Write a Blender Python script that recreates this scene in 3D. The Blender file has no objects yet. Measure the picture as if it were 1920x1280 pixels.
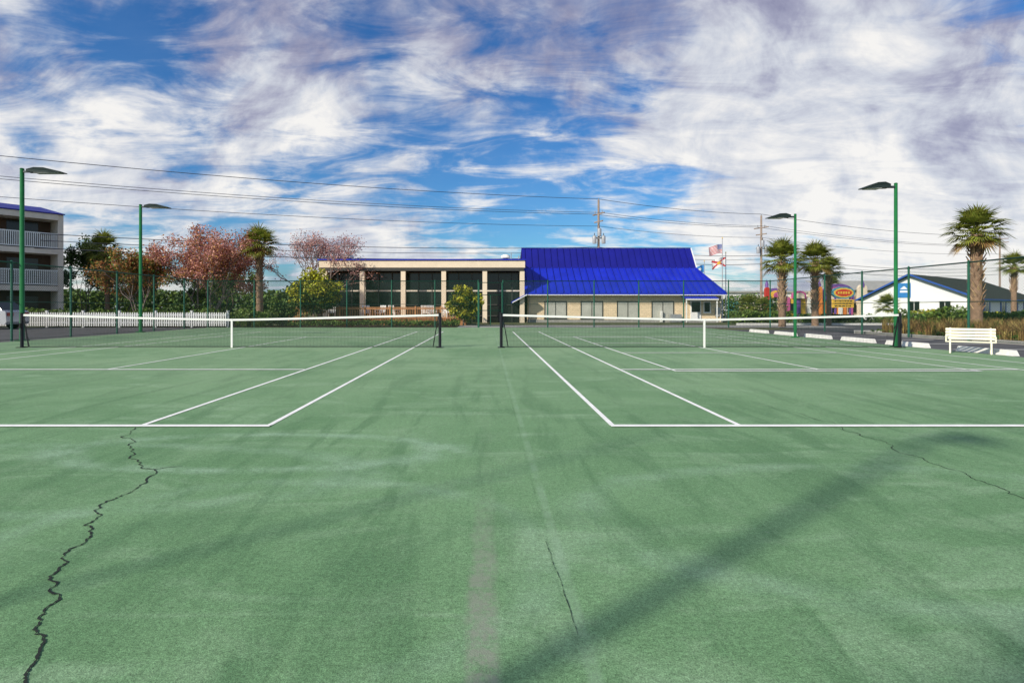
import bpy, math, random
from mathutils import Vector, Matrix, noise as mn
R=random.Random(7)
scene=bpy.context.scene
scene.view_settings.view_transform='Standard'
scene.view_settings.look='None'
scene.view_settings.exposure=0

# ------------------------------------------------------------------ materials
def nodes(m):
    m.use_nodes=True
    nt=m.node_tree
    return nt, nt.nodes, nt.links, nt.nodes['Principled BSDF']
def mat(name,col,rough=0.7,metal=0.0,var=0.15,scale=3.0,bump=0.0,bscale=30.0,spec=0.4,island=0.0,col2=None,trans=0.0):
    m=bpy.data.materials.new(name)
    nt,N,L,b=nodes(m)
    b.inputs['Roughness'].default_value=rough
    b.inputs['Metallic'].default_value=metal
    b.inputs['Specular IOR Level'].default_value=spec
    tc=N.new('ShaderNodeNewGeometry')
    nz=N.new('ShaderNodeTexNoise'); nz.inputs['Scale'].default_value=scale; nz.inputs['Detail'].default_value=6; nz.inputs['Roughness'].default_value=0.65
    L.new(tc.outputs['Position'],nz.inputs['Vector'])
    rp=N.new('ShaderNodeValToRGB')
    c1=[max(0,c*(1-var)) for c in col]; c2=[min(1,c*(1+var)) for c in (col2 or col)]
    rp.color_ramp.elements[0].position=0.32; rp.color_ramp.elements[1].position=0.68
    rp.color_ramp.elements[0].color=(*c1,1); rp.color_ramp.elements[1].color=(*c2,1)
    L.new(nz.outputs['Fac'],rp.inputs['Fac'])
    out=rp.outputs['Color']
    if island>0:
        mr=N.new('ShaderNodeMapRange'); mr.inputs['To Min'].default_value=1-island; mr.inputs['To Max'].default_value=1+island
        L.new(tc.outputs['Random Per Island'],mr.inputs['Value'])
        hs=N.new('ShaderNodeHueSaturation'); L.new(mr.outputs[0],hs.inputs['Value']); L.new(out,hs.inputs['Color'])
        mr2=N.new('ShaderNodeMapRange'); mr2.inputs['To Min'].default_value=0.48; mr2.inputs['To Max'].default_value=0.52
        L.new(tc.outputs['Random Per Island'],mr2.inputs['Value']); L.new(mr2.outputs[0],hs.inputs['Hue'])
        out=hs.outputs['Color']
    L.new(out,b.inputs['Base Color'])
    if bump>0:
        n2=N.new('ShaderNodeTexNoise'); n2.inputs['Scale'].default_value=bscale; n2.inputs['Detail'].default_value=5
        L.new(tc.outputs['Position'],n2.inputs['Vector'])
        bp=N.new('ShaderNodeBump'); bp.inputs['Strength'].default_value=bump; bp.inputs['Distance'].default_value=0.03
        L.new(n2.outputs['Fac'],bp.inputs['Height']); L.new(bp.outputs['Normal'],b.inputs['Normal'])
    if trans>0:
        tr=N.new('ShaderNodeBsdfTranslucent'); L.new(out,tr.inputs['Color'])
        mx=N.new('ShaderNodeMixShader'); mx.inputs[0].default_value=trans
        L.new(b.outputs[0],mx.inputs[1]); L.new(tr.outputs[0],mx.inputs[2])
        L.new(mx.outputs[0],N['Material Output'].inputs['Surface'])
    return m

M={}
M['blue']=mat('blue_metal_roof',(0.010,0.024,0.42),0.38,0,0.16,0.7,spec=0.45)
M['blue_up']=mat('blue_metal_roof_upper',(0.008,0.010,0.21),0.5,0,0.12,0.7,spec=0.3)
M['bluetrim']=mat('blue_trim',(0.01,0.07,0.32),0.5)
M['beige']=mat('beige_stucco',(0.50,0.42,0.31),0.85,0,0.08,1.2,0.1)
M['cream']=mat('cream_paint',(0.76,0.64,0.48),0.8,0,0.06,1.5)
M['greywall']=mat('grey_beige_stucco',(0.74,0.66,0.56),0.85,0,0.1,1.0,0.1)
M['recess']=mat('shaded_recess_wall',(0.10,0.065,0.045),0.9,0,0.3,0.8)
M['white']=mat('white_paint',(0.82,0.82,0.79),0.6,0,0.05,4)
M['dirtywhite']=mat('weathered_white',(0.72,0.72,0.66),0.75,0,0.18,6)
M['benchw']=mat('bench_plastic',(0.76,0.72,0.56),0.5,0,0.08,8)
M['line']=mat('court_line_paint',(0.84,0.84,0.80),0.75,0,0.12,5)
M['picket']=mat('picket_vinyl',(0.76,0.76,0.76),0.6,0,0.08,3)
M['green_fence']=mat('green_vinyl_fence',(0.014,0.085,0.05),0.5,0,0.2,4)
M['fence_wire']=mat('fence_wire_vinyl',(0.015,0.06,0.04),0.6,0,0.2,4)
M['green_pole']=mat('green_pole_paint',(0.012,0.14,0.04),0.45,0,0.2,2.5)
M['lamp']=mat('dark_lamp_housing',(0.03,0.045,0.045),0.45)
M['lens']=mat('lamp_lens',(0.35,0.36,0.34),0.25)
M['black']=mat('black_net_cord',(0.008,0.009,0.010),0.7)
M['netpost']=mat('black_post_paint',(0.01,0.012,0.012),0.4)
M['wood']=mat('deck_wood',(0.48,0.22,0.09),0.75,0,0.25,5,0.2)
M['polewood']=mat('utility_pole_wood',(0.26,0.20,0.16),0.9,0,0.25,4)
M['metalgrey']=mat('galvanised_metal',(0.42,0.43,0.44),0.45,0.5,0.1,5)
M['wire']=mat('cable',(0.05,0.055,0.07),0.6)
M['concrete']=mat('concrete',(0.36,0.35,0.32),0.9,0,0.15,1.5,0.2)
M['curbpaint']=mat('white_painted_concrete',(0.76,0.75,0.70),0.85,0,0.12,6,0.2)
M['crack']=mat('crack_shadow',(0.012,0.018,0.014),0.95)
M['asph']=mat('asphalt',(0.085,0.085,0.087),0.9,0,0.3,0.8,0.3,60)
M['grass']=mat('grass_ground',(0.055,0.085,0.025),0.95,0,0.4,0.6,0.5,20,col2=(0.10,0.11,0.04))
M['mulch']=mat('mulch',(0.10,0.055,0.033),0.95,0,0.4,6,0.6,25)
M['roofshingle']=mat('dark_shingle',(0.045,0.050,0.042),0.95,0,0.25,3,0.3,20,spec=0.1)
M['bark']=mat('bark',(0.17,0.13,0.10),0.9,0,0.3,6,0.5,25)
M['greybark']=mat('grey_bark',(0.24,0.19,0.17),0.9,0,0.3,6,0.3,25)
M['palmbark']=mat('palm_bark',(0.24,0.155,0.10),0.95,0,0.4,7,0.6,20)
M['boot']=mat('palm_boots',(0.36,0.23,0.14),0.9,0,0.3,8,island=0.45)
M['palmleaf']=mat('palm_leaf',(0.115,0.155,0.020),0.5,0,0.3,2.5,island=0.5,col2=(0.27,0.285,0.045),trans=0.4)
M['palmdry']=mat('palm_leaf_dry',(0.38,0.24,0.08),0.7,0,0.3,2.5,island=0.4,trans=0.25)
M['leafgreen']=mat('leaf_green',(0.065,0.12,0.018),0.6,0,0.35,1.6,island=0.5,col2=(0.14,0.20,0.03),trans=0.25)
M['leafdark']=mat('leaf_dark_green',(0.03,0.065,0.014),0.65,0,0.35,1.2,island=0.5,col2=(0.07,0.12,0.022),trans=0.2)
M['leafyellow']=mat('leaf_yellow_green',(0.19,0.23,0.015),0.55,0,0.35,1.8,island=0.5,col2=(0.46,0.42,0.03),trans=0.25)
M['leafpink']=mat('leaf_pink_rust',(0.48,0.18,0.17),0.7,0,0.3,0.9,island=0.5,col2=(0.62,0.31,0.26),trans=0.35)
M['leafrust']=mat('leaf_rust',(0.42,0.12,0.06),0.7,0,0.3,0.9,island=0.5,col2=(0.42,0.24,0.07),trans=0.35)
M['leafmauve']=mat('leaf_mauve',(0.42,0.25,0.25),0.7,0,0.2,1.2,island=0.4,col2=(0.48,0.25,0.22),trans=0.3)
M['reedgrass']=mat('ornamental_grass',(0.36,0.17,0.07),0.8,0,0.3,1.2,island=0.5,col2=(0.32,0.24,0.08),trans=0.3)
M['pink']=mat('pink_paint',(0.50,0.10,0.26),0.6); M['purple']=mat('purple_paint',(0.16,0.08,0.30),0.6)
M['yellow']=mat('yellow_paint',(0.72,0.45,0.06),0.6); M['red']=mat('red_paint',(0.5,0.035,0.025),0.6)
M['teal']=mat('teal_paint',(0.06,0.25,0.30),0.6); M['orange']=mat('orange_paint',(0.65,0.22,0.05),0.6)
M['flagred']=mat('flag_red',(0.5,0.02,0.03),0.8); M['flagblue']=mat('flag_blue',(0.02,0.05,0.28),0.8); M['flagwhite']=mat('flag_white',(0.75,0.75,0.75),0.8)
M['flagcyan']=mat('flag_light_blue',(0.03,0.20,0.5),0.8)
M['tyre']=mat('tyre_rubber',(0.015,0.015,0.015),0.85)
M['carsilver']=mat('car_paint_silver',(0.60,0.61,0.63),0.28,0.2,0.03,2)
M['glassdark']=mat('dark_glass',(0.012,0.018,0.014),0.15,0,0.5,0.5,spec=0.45)
M['blind']=mat('window_blind',(0.46,0.46,0.40),0.45,0,0.15,1.0,spec=0.5)
M['frame']=mat('dark_window_frame',(0.05,0.05,0.045),0.5)
M['taillight']=mat('tail_light',(0.4,0.01,0.01),0.3)

def brickmat():
    m=bpy.data.materials.new('tan_block_wall'); nt,N,L,b=nodes(m)
    b.inputs['Roughness'].default_value=0.85
    g=N.new('ShaderNodeNewGeometry'); sp=N.new('ShaderNodeSeparateXYZ'); L.new(g.outputs['Position'],sp.inputs[0])
    ad=N.new('ShaderNodeMath'); ad.operation='ADD'; L.new(sp.outputs['X'],ad.inputs[0]); L.new(sp.outputs['Y'],ad.inputs[1])
    cb=N.new('ShaderNodeCombineXYZ'); L.new(ad.outputs[0],cb.inputs[0]); L.new(sp.outputs['Z'],cb.inputs[1])
    bt=N.new('ShaderNodeTexBrick'); bt.inputs['Scale'].default_value=1.0
    bt.inputs['Brick Width'].default_value=0.4; bt.inputs['Row Height'].default_value=0.2; bt.inputs['Mortar Size'].default_value=0.012
    bt.inputs['Color1'].default_value=(0.84,0.67,0.44,1); bt.inputs['Color2'].default_value=(0.76,0.60,0.39,1); bt.inputs['Mortar'].default_value=(0.55,0.43,0.29,1)
    L.new(cb.outputs[0],bt.inputs['Vector']); 
    nz=N.new('ShaderNodeTexNoise'); nz.inputs['Scale'].default_value=0.8; nz.inputs['Detail'].default_value=5; L.new(g.outputs['Position'],nz.inputs['Vector'])
    mr=N.new('ShaderNodeMapRange'); mr.inputs['To Min'].default_value=0.88; mr.inputs['To Max'].default_value=1.1; L.new(nz.outputs['Fac'],mr.inputs['Value'])
    hs=N.new('ShaderNodeHueSaturation'); L.new(bt.outputs['Color'],hs.inputs['Color']); L.new(mr.outputs[0],hs.inputs['Value'])
    L.new(hs.outputs[0],b.inputs['Base Color'])
    return m
M['brick']=brickmat()

def courtmat():
    m=bpy.data.materials.new('green_court_surface'); nt,N,L,b=nodes(m)
    g=N.new('ShaderNodeNewGeometry')
    def noise(scale,detail=6,rough=0.6,dist=0,sx=1,sy=1,rot=0):
        mp=N.new('ShaderNodeMapping'); mp.inputs['Scale'].default_value=(sx,sy,1); mp.inputs['Rotation'].default_value=(0,0,rot)
        L.new(g.outputs['Position'],mp.inputs['Vector'])
        n=N.new('ShaderNodeTexNoise'); n.inputs['Scale'].default_value=scale; n.inputs['Detail'].default_value=detail
        n.inputs['Roughness'].default_value=rough; n.inputs['Distortion'].default_value=dist
        L.new(mp.outputs[0],n.inputs['Vector']); return n.outputs['Fac']
    def math_(op,a,bb,c=None):
        n=N.new('ShaderNodeMath'); n.operation=op
        for i,v in enumerate((a,bb,c)):
            if v is None: continue
            if isinstance(v,(int,float)): n.inputs[i].default_value=v
            else: L.new(v,n.inputs[i])
        return n.outputs[0]
    def mr(v,a,bb,c,d,smooth=True):
        n=N.new('ShaderNodeMapRange'); n.interpolation_type='SMOOTHSTEP' if smooth else 'LINEAR'
        L.new(v,n.inputs['Value']); n.inputs['From Min'].default_value=a; n.inputs['From Max'].default_value=bb
        n.inputs['To Min'].default_value=c; n.inputs['To Max'].default_value=d; return n.outputs[0]
    def mix(f,a,bb):
        n=N.new('ShaderNodeMix'); n.data_type='RGBA'
        if isinstance(f,(int,float)): n.inputs[0].default_value=f
        else: L.new(f,n.inputs[0])
        for i,v in ((6,a),(7,bb)):
            if isinstance(v,tuple): n.inputs[i].default_value=(*v,1)
            else: L.new(v,n.inputs[i])
        return n.outputs[2]
    big=noise(0.35,5,0.6,0.8)
    mid=noise(1.7,6,0.7,0.5)
    streak=noise(0.9,5,0.6,1.5,0.5,1.6,0.5)
    streak2=noise(1.3,6,0.65,0.6,2.2,0.30,0.10)
    col=mix(mr(big,0.35,0.65,0,1),(0.122,0.244,0.112),(0.168,0.305,0.150))
    col=mix(mr(streak,0.50,0.68,0,0.7),col,(0.232,0.365,0.212))
    col=mix(mr(streak2,0.48,0.64,0,0.75),col,(0.096,0.202,0.092))
    col=mix(mr(mid,0.50,0.70,0,0.5),col,(0.220,0.345,0.196))
    sp=N.new('ShaderNodeSeparateXYZ'); L.new(g.outputs['Position'],sp.inputs[0])
    n24=noise(2.4,5,0.7)
    def arc(cx,cy,rx,ry,wd,amt,col,c2=(0.29,0.43,0.295)):
        ux=math_('DIVIDE',math_('SUBTRACT',sp.outputs['X'],cx),rx); uy=math_('DIVIDE',math_('SUBTRACT',sp.outputs['Y'],cy),ry)
        r=math_('SQRT',math_('ADD',math_('MULTIPLY',ux,ux),math_('MULTIPLY',uy,uy)),0)
        r=math_('ADD',r,math_('MULTIPLY',math_('SUBTRACT',mid,0.5),0.25))
        k=mr(math_('ABSOLUTE',math_('SUBTRACT',r,1.0),0),0,wd,amt,0)
        k=math_('MULTIPLY',k,mr(n24,0.35,0.6,0.15,1))
        return mix(k,col,c2)
    col=arc(-2.1,5.0,1.7,0.62,0.22,0.6,col); col=arc(-3.6,4.3,2.6,0.9,0.16,0.35,col); col=arc(2.6,3.4,2.0,1.1,0.14,0.35,col); col=arc(-1.2,2.9,1.5,1.2,0.12,0.3,col)
    col=arc(0.4,1.8,1.3,1.6,0.16,0.5,col,(0.086,0.186,0.086)); col=arc(-1.5,1.0,1.3,2.4,0.14,0.45,col,(0.086,0.186,0.086))
    far_sheen=mr(sp.outputs['Y'],4,14,0,0.6)  # paler green with distance: grazing-angle sheen mixed into the base colour
    col=mix(math_('MULTIPLY',far_sheen,mr(big,0.3,0.7,0.4,1)),col,(0.245,0.350,0.200))
    gr=noise(60,3,0.75); gr2=noise(170,2,0.7); gr0=noise(22,4,0.75)
    grain=math_('MULTIPLY',mr(gr,0.3,0.7,0.68,1.32,False),mr(gr2,0.3,0.7,0.56,1.44,False))
    grain=math_('MULTIPLY',grain,mr(gr0,0.3,0.7,0.84,1.16,False))
    hs=N.new('ShaderNodeHueSaturation'); L.new(grain,hs.inputs['Value']); L.new(col,hs.inputs['Color']); col=hs.outputs['Color']
    wob=math_('MULTIPLY',math_('SUBTRACT',noise(1.5,4),0.5),0.10)
    xa=math_('ABSOLUTE',math_('ADD',math_('ADD',sp.outputs['X'],0.02),wob),0)
    strip=mr(xa,0.035,0.085,1,0)
    yr=mr(sp.outputs['Y'],2.3,4.0,0.8,0.06)
    worn=math_('MULTIPLY',math_('MULTIPLY',strip,yr),mr(noise(12,6,0.8),0.35,0.6,0.1,1))
    col=mix(worn,col,(0.25,0.27,0.215))
    xs=math_('ABSOLUTE',math_('SUBTRACT',sp.outputs['X'],0.37),0)
    seam=math_('MULTIPLY',mr(xs,0.012,0.04,0.35,0),mr(noise(3,5,0.7),0.35,0.6,0.05,1))
    col=mix(seam,col,(0.28,0.41,0.28))
    xs2=math_('ABSOLUTE',math_('SUBTRACT',sp.outputs['X'],0.325),0)
    col=mix(math_('MULTIPLY',mr(xs2,0.003,0.010,0.3,0),mr(noise(2,5,0.7),0.4,0.6,0,1)),col,(0.06,0.13,0.06))
    st=mr(noise(2.3,8,0.75,2.0),0.60,0.74,0,0.45)
    col=mix(st,col,(0.255,0.365,0.235))
    dk=mr(noise(5,7,0.8),0.58,0.72,0,0.4)
    col=mix(dk,col,(0.085,0.17,0.085))
    L.new(col,b.inputs['Base Color'])
    b.inputs['Roughness'].default_value=0.85; b.inputs['Specular IOR Level'].default_value=0.25
    bp=N.new('ShaderNodeBump'); bp.inputs['Strength'].default_value=0.5; bp.inputs['Distance'].default_value=0.005
    L.new(gr2,bp.inputs['Height']); L.new(bp.outputs[0],b.inputs['Normal'])
    return m
M['court']=courtmat()

# ------------------------------------------------------------------ mesh builder
def empty(name,loc=(0,0,0),rz=0.0):
    e=bpy.data.objects.new(name,None); scene.collection.objects.link(e); e.location=loc; e.rotation_euler=(0,0,rz); e.empty_display_size=0.3
    return e
class MB:
    def __init__(s): s.v=[]; s.f=[]; s.m=[]; s.mats=[]; s.sm=[]
    def mi(s,k):
        if k not in s.mats: s.mats.append(k)
        return s.mats.index(k)
    def poly(s,pts,k,smooth=False):
        i=len(s.v); s.v.extend([tuple(p) for p in pts]); s.f.append(tuple(range(i,i+len(pts)))); s.m.append(s.mi(k)); s.sm.append(smooth)
    def box(s,x0,x1,y0,y1,z0,z1,k):
        if x0>x1:x0,x1=x1,x0
        if y0>y1:y0,y1=y1,y0
        i=len(s.v)
        s.v.extend([(x0,y0,z0),(x1,y0,z0),(x1,y1,z0),(x0,y1,z0),(x0,y0,z1),(x1,y0,z1),(x1,y1,z1),(x0,y1,z1)])
        for q in ((0,3,2,1),(4,5,6,7),(0,1,5,4),(1,2,6,5),(2,3,7,6),(3,0,4,7)):
            s.f.append(tuple(i+a for a in q)); s.m.append(s.mi(k)); s.sm.append(False)
    def obox(s,c,ax,ay,az,hx,hy,hz,k):
        c=Vector(c); i=len(s.v)
        for sx,sy,sz in ((-1,-1,-1),(1,-1,-1),(1,1,-1),(-1,1,-1),(-1,-1,1),(1,-1,1),(1,1,1),(-1,1,1)):
            s.v.append(tuple(c+ax*hx*sx+ay*hy*sy+az*hz*sz))
        for q in ((0,3,2,1),(4,5,6,7),(0,1,5,4),(1,2,6,5),(2,3,7,6),(3,0,4,7)):
            s.f.append(tuple(i+a for a in q)); s.m.append(s.mi(k)); s.sm.append(False)
    def beam(s,a,b,w,h,k,up=Vector((0,0,1))):
        a=Vector(a);b=Vector(b); d=(b-a); l=d.length; d.normalize()
        if abs(d.dot(up))>0.99: up=Vector((0,1,0))
        sd=d.cross(up).normalized(); u=sd.cross(d)
        s.obox((a+b)/2,d,sd,u,l/2,w/2,h/2,k)
    def tube(s,pts,rad,k,sides=8,cap=True):
        pts=[Vector(p) for p in pts]; n=len(pts)
        if not isinstance(rad,(list,tuple)): rad=[rad]*n
        base=len(s.v); ki=s.mi(k)
        for j,p in enumerate(pts):
            d=(pts[min(j+1,n-1)]-pts[max(j-1,0)]).normalized()
            ref=Vector((0,0,1)) if abs(d.z)<0.9 else Vector((1,0,0))
            a=d.cross(ref).normalized(); b=d.cross(a)
            for q in range(sides):
                t=2*math.pi*q/sides
                s.v.append(tuple(p+(a*math.cos(t)+b*math.sin(t))*rad[j]))
        for j in range(n-1):
            for q in range(sides):
                q2=(q+1)%sides
                s.f.append((base+j*sides+q,base+j*sides+q2,base+(j+1)*sides+q2,base+(j+1)*sides+q)); s.m.append(ki); s.sm.append(True)
        if cap:
            s.f.append(tuple(base+q for q in range(sides))); s.m.append(ki); s.sm.append(False)
            s.f.append(tuple(base+(n-1)*sides+q for q in range(sides))); s.m.append(ki); s.sm.append(False)
    def leaf(s,p,size,k,rnd,flat=0.0):
        a=Vector((rnd.gauss(0,1),rnd.gauss(0,1),rnd.gauss(0,1)*(1-flat))).normalized()
        b=a.cross(Vector((rnd.gauss(0,1),rnd.gauss(0,1),rnd.gauss(0,1)))).normalized()
        l=size*rnd.uniform(0.6,1.3); w=l*0.38
        p=Vector(p)
        s.poly((p-a*l*.5,p+b*w,p+a*l*.5,p-b*w),k)
    def obj(s,name,parent=None,loc=(0,0,0),rz=0.0):
        me=bpy.data.meshes.new(name); me.from_pydata(s.v,[],s.f)
        for k in s.mats: me.materials.append(M[k])
        me.polygons.foreach_set('material_index',s.m); me.polygons.foreach_set('use_smooth',s.sm)
        me.update(); o=bpy.data.objects.new(name,me); scene.collection.objects.link(o)
        if parent: o.parent=parent
        o.location=loc; o.rotation_euler=(0,0,rz)
        return o

# ------------------------------------------------------------------ ground sheets
def sheet(name,x0,x1,y0,y1,z,k):
    m=MB(); m.poly([(x0,y0,z),(x1,y0,z),(x1,y1,z),(x0,y1,z)],k); return m.obj(name)
sheet('ground',-1500,1500,-300,2500,-0.04,'grass')
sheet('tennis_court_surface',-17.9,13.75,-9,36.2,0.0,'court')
sheet('parking_lot',13.76,18.6,-9,33.0,-0.02,'asph')
sheet('asphalt_parking_area',-60,-17.95,5,36.6,-0.02,'asph')
sheet('driveway',18.7,60,29.0,42,-0.026,'asph')
sheet('footpath',-2.0,24,36.3,41.5,-0.018,'concrete')
sheet('road',-200,200,66,74,-0.02,'asph')
sheet('mulch_bed',18.7,30,14,28.5,-0.018,'mulch')
sheet('planting_bed',-30,-2.1,37.4,42,-0.014,'mulch')

lm=MB()
def ln(x0,y0,x1,y1,w=0.05,z=0.004):
    if abs(x1-x0)<1e-6: lm.poly([(x0-w/2,y0,z),(x0+w/2,y0,z),(x0+w/2,y1,z),(x0-w/2,y1,z)],'line')
    else: lm.poly([(x0,y0-w/2,z),(x1,y0-w/2,z),(x1,y0+w/2,z),(x0,y0+w/2,z)],'line')
NETY=17.9
def court(xl,xr):
    cx=(xl+xr)/2; n=NETY-11.885; f=NETY+11.885
    for x in (xl,xl+1.372,xr-1.372,xr): ln(x,n+0.03,x,f-0.03,0.058)
    ln(xl-0.029,n,xr+0.029,n,0.10,0.0085); ln(xl-0.029,f,xr+0.029,f,0.10,0.0085)
    for s in (-1,1): ln(xl+1.40,NETY+s*6.4,xr-1.40,NETY+s*6.4,0.10,0.0085)
    ln(cx,NETY-6.35,cx,NETY+6.35,0.058)
court(-13.33,-2.36); court(1.35,12.32)
px0,px1=3.78,9.88
for x in (px0,px1): ln(x,NETY-6.7,x,NETY+6.7,0.055,0.0065)
for d in (-6.7,-2.13,2.13,6.7): ln(px0,NETY+d,px1,NETY+d,0.09,0.0105)
lm.obj('court_line_markings')

def crack(pts,w,seed,name_mb,amp=0.17,lo=.25):
    r=random.Random(seed); P=[Vector((x,y,0.0)) for x,y in pts]
    for it in range(4):
        Q=[P[0]]
        for a,b in zip(P,P[1:]):
            d=b-a; nrm=Vector((-d.y,d.x,0))
            Q.append((a+b)/2+nrm*r.uniform(-amp,amp)); Q.append(b)
        P=Q
    Lp=[];Rp=[]
    for i,p in enumerate(P):
        d=(P[min(i+1,len(P)-1)]-P[max(i-1,0)]).normalized(); n=Vector((-d.y,d.x,0)); ww=w*r.uniform(lo,1.1)
        if i in (0,len(P)-1): ww*=.1
        Lp.append((p.x+n.x*ww,p.y+n.y*ww,0.0035)); Rp.append((p.x-n.x*ww,p.y-n.y*ww,0.0035))
    for i in range(len(P)-1): name_mb.poly([Lp[i],Rp[i],Rp[i+1],Lp[i+1]],'crack')
cm=MB()
crack([(-3.74,5.95),(-3.32,5.17),(-3.0,4.71),(-2.615,4.40),(-2.46,3.83),(-2.50,3.62),(-2.37,3.44),(-2.23,3.15),(-2.20,2.94),(-2.09,2.76),(-1.95,2.5),(-1.84,2.33),(-1.76,2.175),(-1.64,2.04),(-1.587,1.92),(-1.53,1.84),(-1.40,1.5)],0.0065,3,cm,.2)
crack([(-2.615,4.40),(-2.55,4.47),(-2.45,4.5)],0.005,4,cm)
crack([(3.65,7.29),(3.71,5.85),(3.63,4.98),(3.62,4.55),(3.60,4.13),(3.57,3.72),(3.5,3.2),(3.4,2.0)],0.0042,5,cm)
crack([(0.315,3.05),(0.328,2.75),(0.342,2.45),(0.352,2.17)],0.0018,6,cm,.03,.05)
crack([(-12,12.0),(-9.8,11.0),(-7.5,10.6)],0.006,9,cm)
cm.obj('pavement_cracks')

# ------------------------------------------------------------------ tennis nets
def net(xl,xr,strap):
    e=empty('tennis_net')
    H=1.07; sag=0.915
    def top(x):
        t=(x-xl)/(strap-xl) if x<strap else (xr-x)/(xr-strap)
        return sag+(H-sag)*(1-t)**1.15
    m=MB(); wv=0.0045
    n=int((xr-xl)/0.045)
    for i in range(n+1):
        x=xl+(xr-xl)*i/n; m.poly([(x-wv/2,NETY,0.03),(x+wv/2,NETY,0.03),(x+wv/2,NETY,top(x)-0.03),(x-wv/2,NETY,top(x)-0.03)],'black')
    rows=22; segs=32
    for j in range(rows+1):
        for i in range(segs):
            xa=xl+(xr-xl)*i/segs; xb=xl+(xr-xl)*(i+1)/segs
            za=0.03+(top(xa)-0.06)*j/rows; zb=0.03+(top(xb)-0.06)*j/rows; w=wv if j else 0.02
            m.poly([(xa,NETY+0.002,za-w/2),(xb,NETY+0.002,zb-w/2),(xb,NETY+0.002,zb+w/2),(xa,NETY+0.002,za+w/2)],'black')
    m.obj('netting',e)
    m=MB()
    for i in range(segs):
        xa=xl+(xr-xl)*i/segs; xb=xl+(xr-xl)*(i+1)/segs; za=top(xa);zb=top(xb)
        for y in (NETY-0.012,NETY+0.014):
            m.poly([(xa,y,za-0.062),(xb,y,zb-0.062),(xb,y,zb),(xa,y,za)],'white')
        m.poly([(xa,NETY-0.012,za),(xb,NETY-0.012,zb),(xb,NETY+0.014,zb),(xa,NETY+0.014,za)],'white')
    m.obj('headband',e)
    m=MB(); m.box(strap-0.03,strap+0.03,NETY-0.018,NETY-0.014,0.0,sag+0.003,'white'); m.box(strap-0.03,strap+0.03,NETY+0.016,NETY+0.02,0.0,sag+0.003,'white'); m.obj('center_strap',e)
    m=MB()
    for x,sg in ((xl-0.03,1),(xr+0.03,-1)):
        m.tube([(x,NETY,0),(x,NETY,1.09)],0.048,'netpost',12)
        m.tube([(x,NETY,1.09),(x,NETY,1.11)],0.055,'netpost',12)
        m.box(x-0.11,x+0.11,NETY-0.11,NETY+0.11,0.002,0.02,'netpost')
        m.beam((x+sg*0.05,NETY,1.0),(x+sg*0.22,NETY,0.02),0.03,0.03,'netpost')
        m.box(x-0.02,x+0.02,NETY-0.09,NETY-0.045,0.62,0.78,'netpost')
    m.obj('posts',e)
net(-14.85,-1.55,-8.17); net(0.47,13.15,6.93)

# ------------------------------------------------------------------ chain link fences
def fence(a,b,h,posts,name='chain_link_fence',gate=None):
    e=empty(name); a=Vector((a[0],a[1],0)); b=Vector((b[0],b[1],0)); d=b-a; L=d.length; d.normalize()
    m=MB()
    sp=0.075; w=0.0056; nrm=Vector((-d.y,d.x,0))
    for sgn in (1,-1):
        t=-h
        while t<L+h:
            t0,z0,t1,z1=t,0.03,t+sgn*(h-0.03),h
            def clip(t0,z0,t1,z1):
                if t0>t1: t0,z0,t1,z1=t1,z1,t0,z0
                if t1<=0 or t0>=L: return None
                if t0<0: z0+= (z1-z0)*(0-t0)/(t1-t0); t0=0
                if t1>L: z1=z0+(z1-z0)*(L-t0)/(t1-t0); t1=L
                return t0,z0,t1,z1
            c=clip(t0,z0,t1,z1)
            if c:
                t0,z0,t1,z1=c; off=nrm*(0.003*sgn)
                p=a+d*t0+off; q=a+d*t1+off; k=w*0.75
                m.poly([(p.x-d.x*k,p.y-d.y*k,z0),(p.x+d.x*k,p.y+d.y*k,z0),(q.x+d.x*k,q.y+d.y*k,z1),(q.x-d.x*k,q.y-d.y*k,z1)],'fence_wire')
            t+=sp*1.414
    m.obj('chain_link_mesh',e)
    m=MB()
    for t in posts:
        p=a+d*t; m.tube([(p.x,p.y,0),(p.x,p.y,h+0.03)],0.042,'green_fence',8); m.tube([(p.x,p.y,h+0.03),(p.x,p.y,h+0.08)],[0.05,0.015],'green_fence',8)
    m.tube([a+Vector((0,0,h)),b+Vector((0,0,h))],0.030,'green_fence',6)
    m.tube([a+Vector((0,0,0.05)),b+Vector((0,0,0.05))],0.010,'green_fence',6)
    m.tube([a+Vector((0,0,h*0.5)),b+Vector((0,0,h*0.5))],0.016,'green_fence',6)
    m.obj('posts_and_rails',e)
    return e
FY=36.25
fence((-18.1,FY),(-0.6,FY),3.0,[0,3.0,6.0,9.0,11.9,14.7,17.5])
fence((1.0,FY),(18.3,FY),3.0,[0,2.9,5.9,8.8,11.7,14.6,17.3])
fence((18.3,-9),(18.3,FY-0.1),3.0,[i*3.03 for i in range(15)])
fence((-18.1,-9),(-18.1,FY-0.1),3.0,[i*3.03 for i in range(15)])
e=empty('fence_gate'); m=MB()
for x in (-0.55,0.95): m.tube([(x,FY-0.05,0),(x,FY-0.05,2.9)],0.04,'green_fence',8)
for z in (0.1,1.1,2.1,2.9): m.tube([(-0.55,FY-0.05,z),(0.95,FY-0.05,z)],0.025,'green_fence',6)
m.tube([(0.2,FY-0.05,0.1),(0.2,FY-0.05,2.1)],0.025,'green_fence',6)
m.obj('gate_frame',e)

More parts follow.
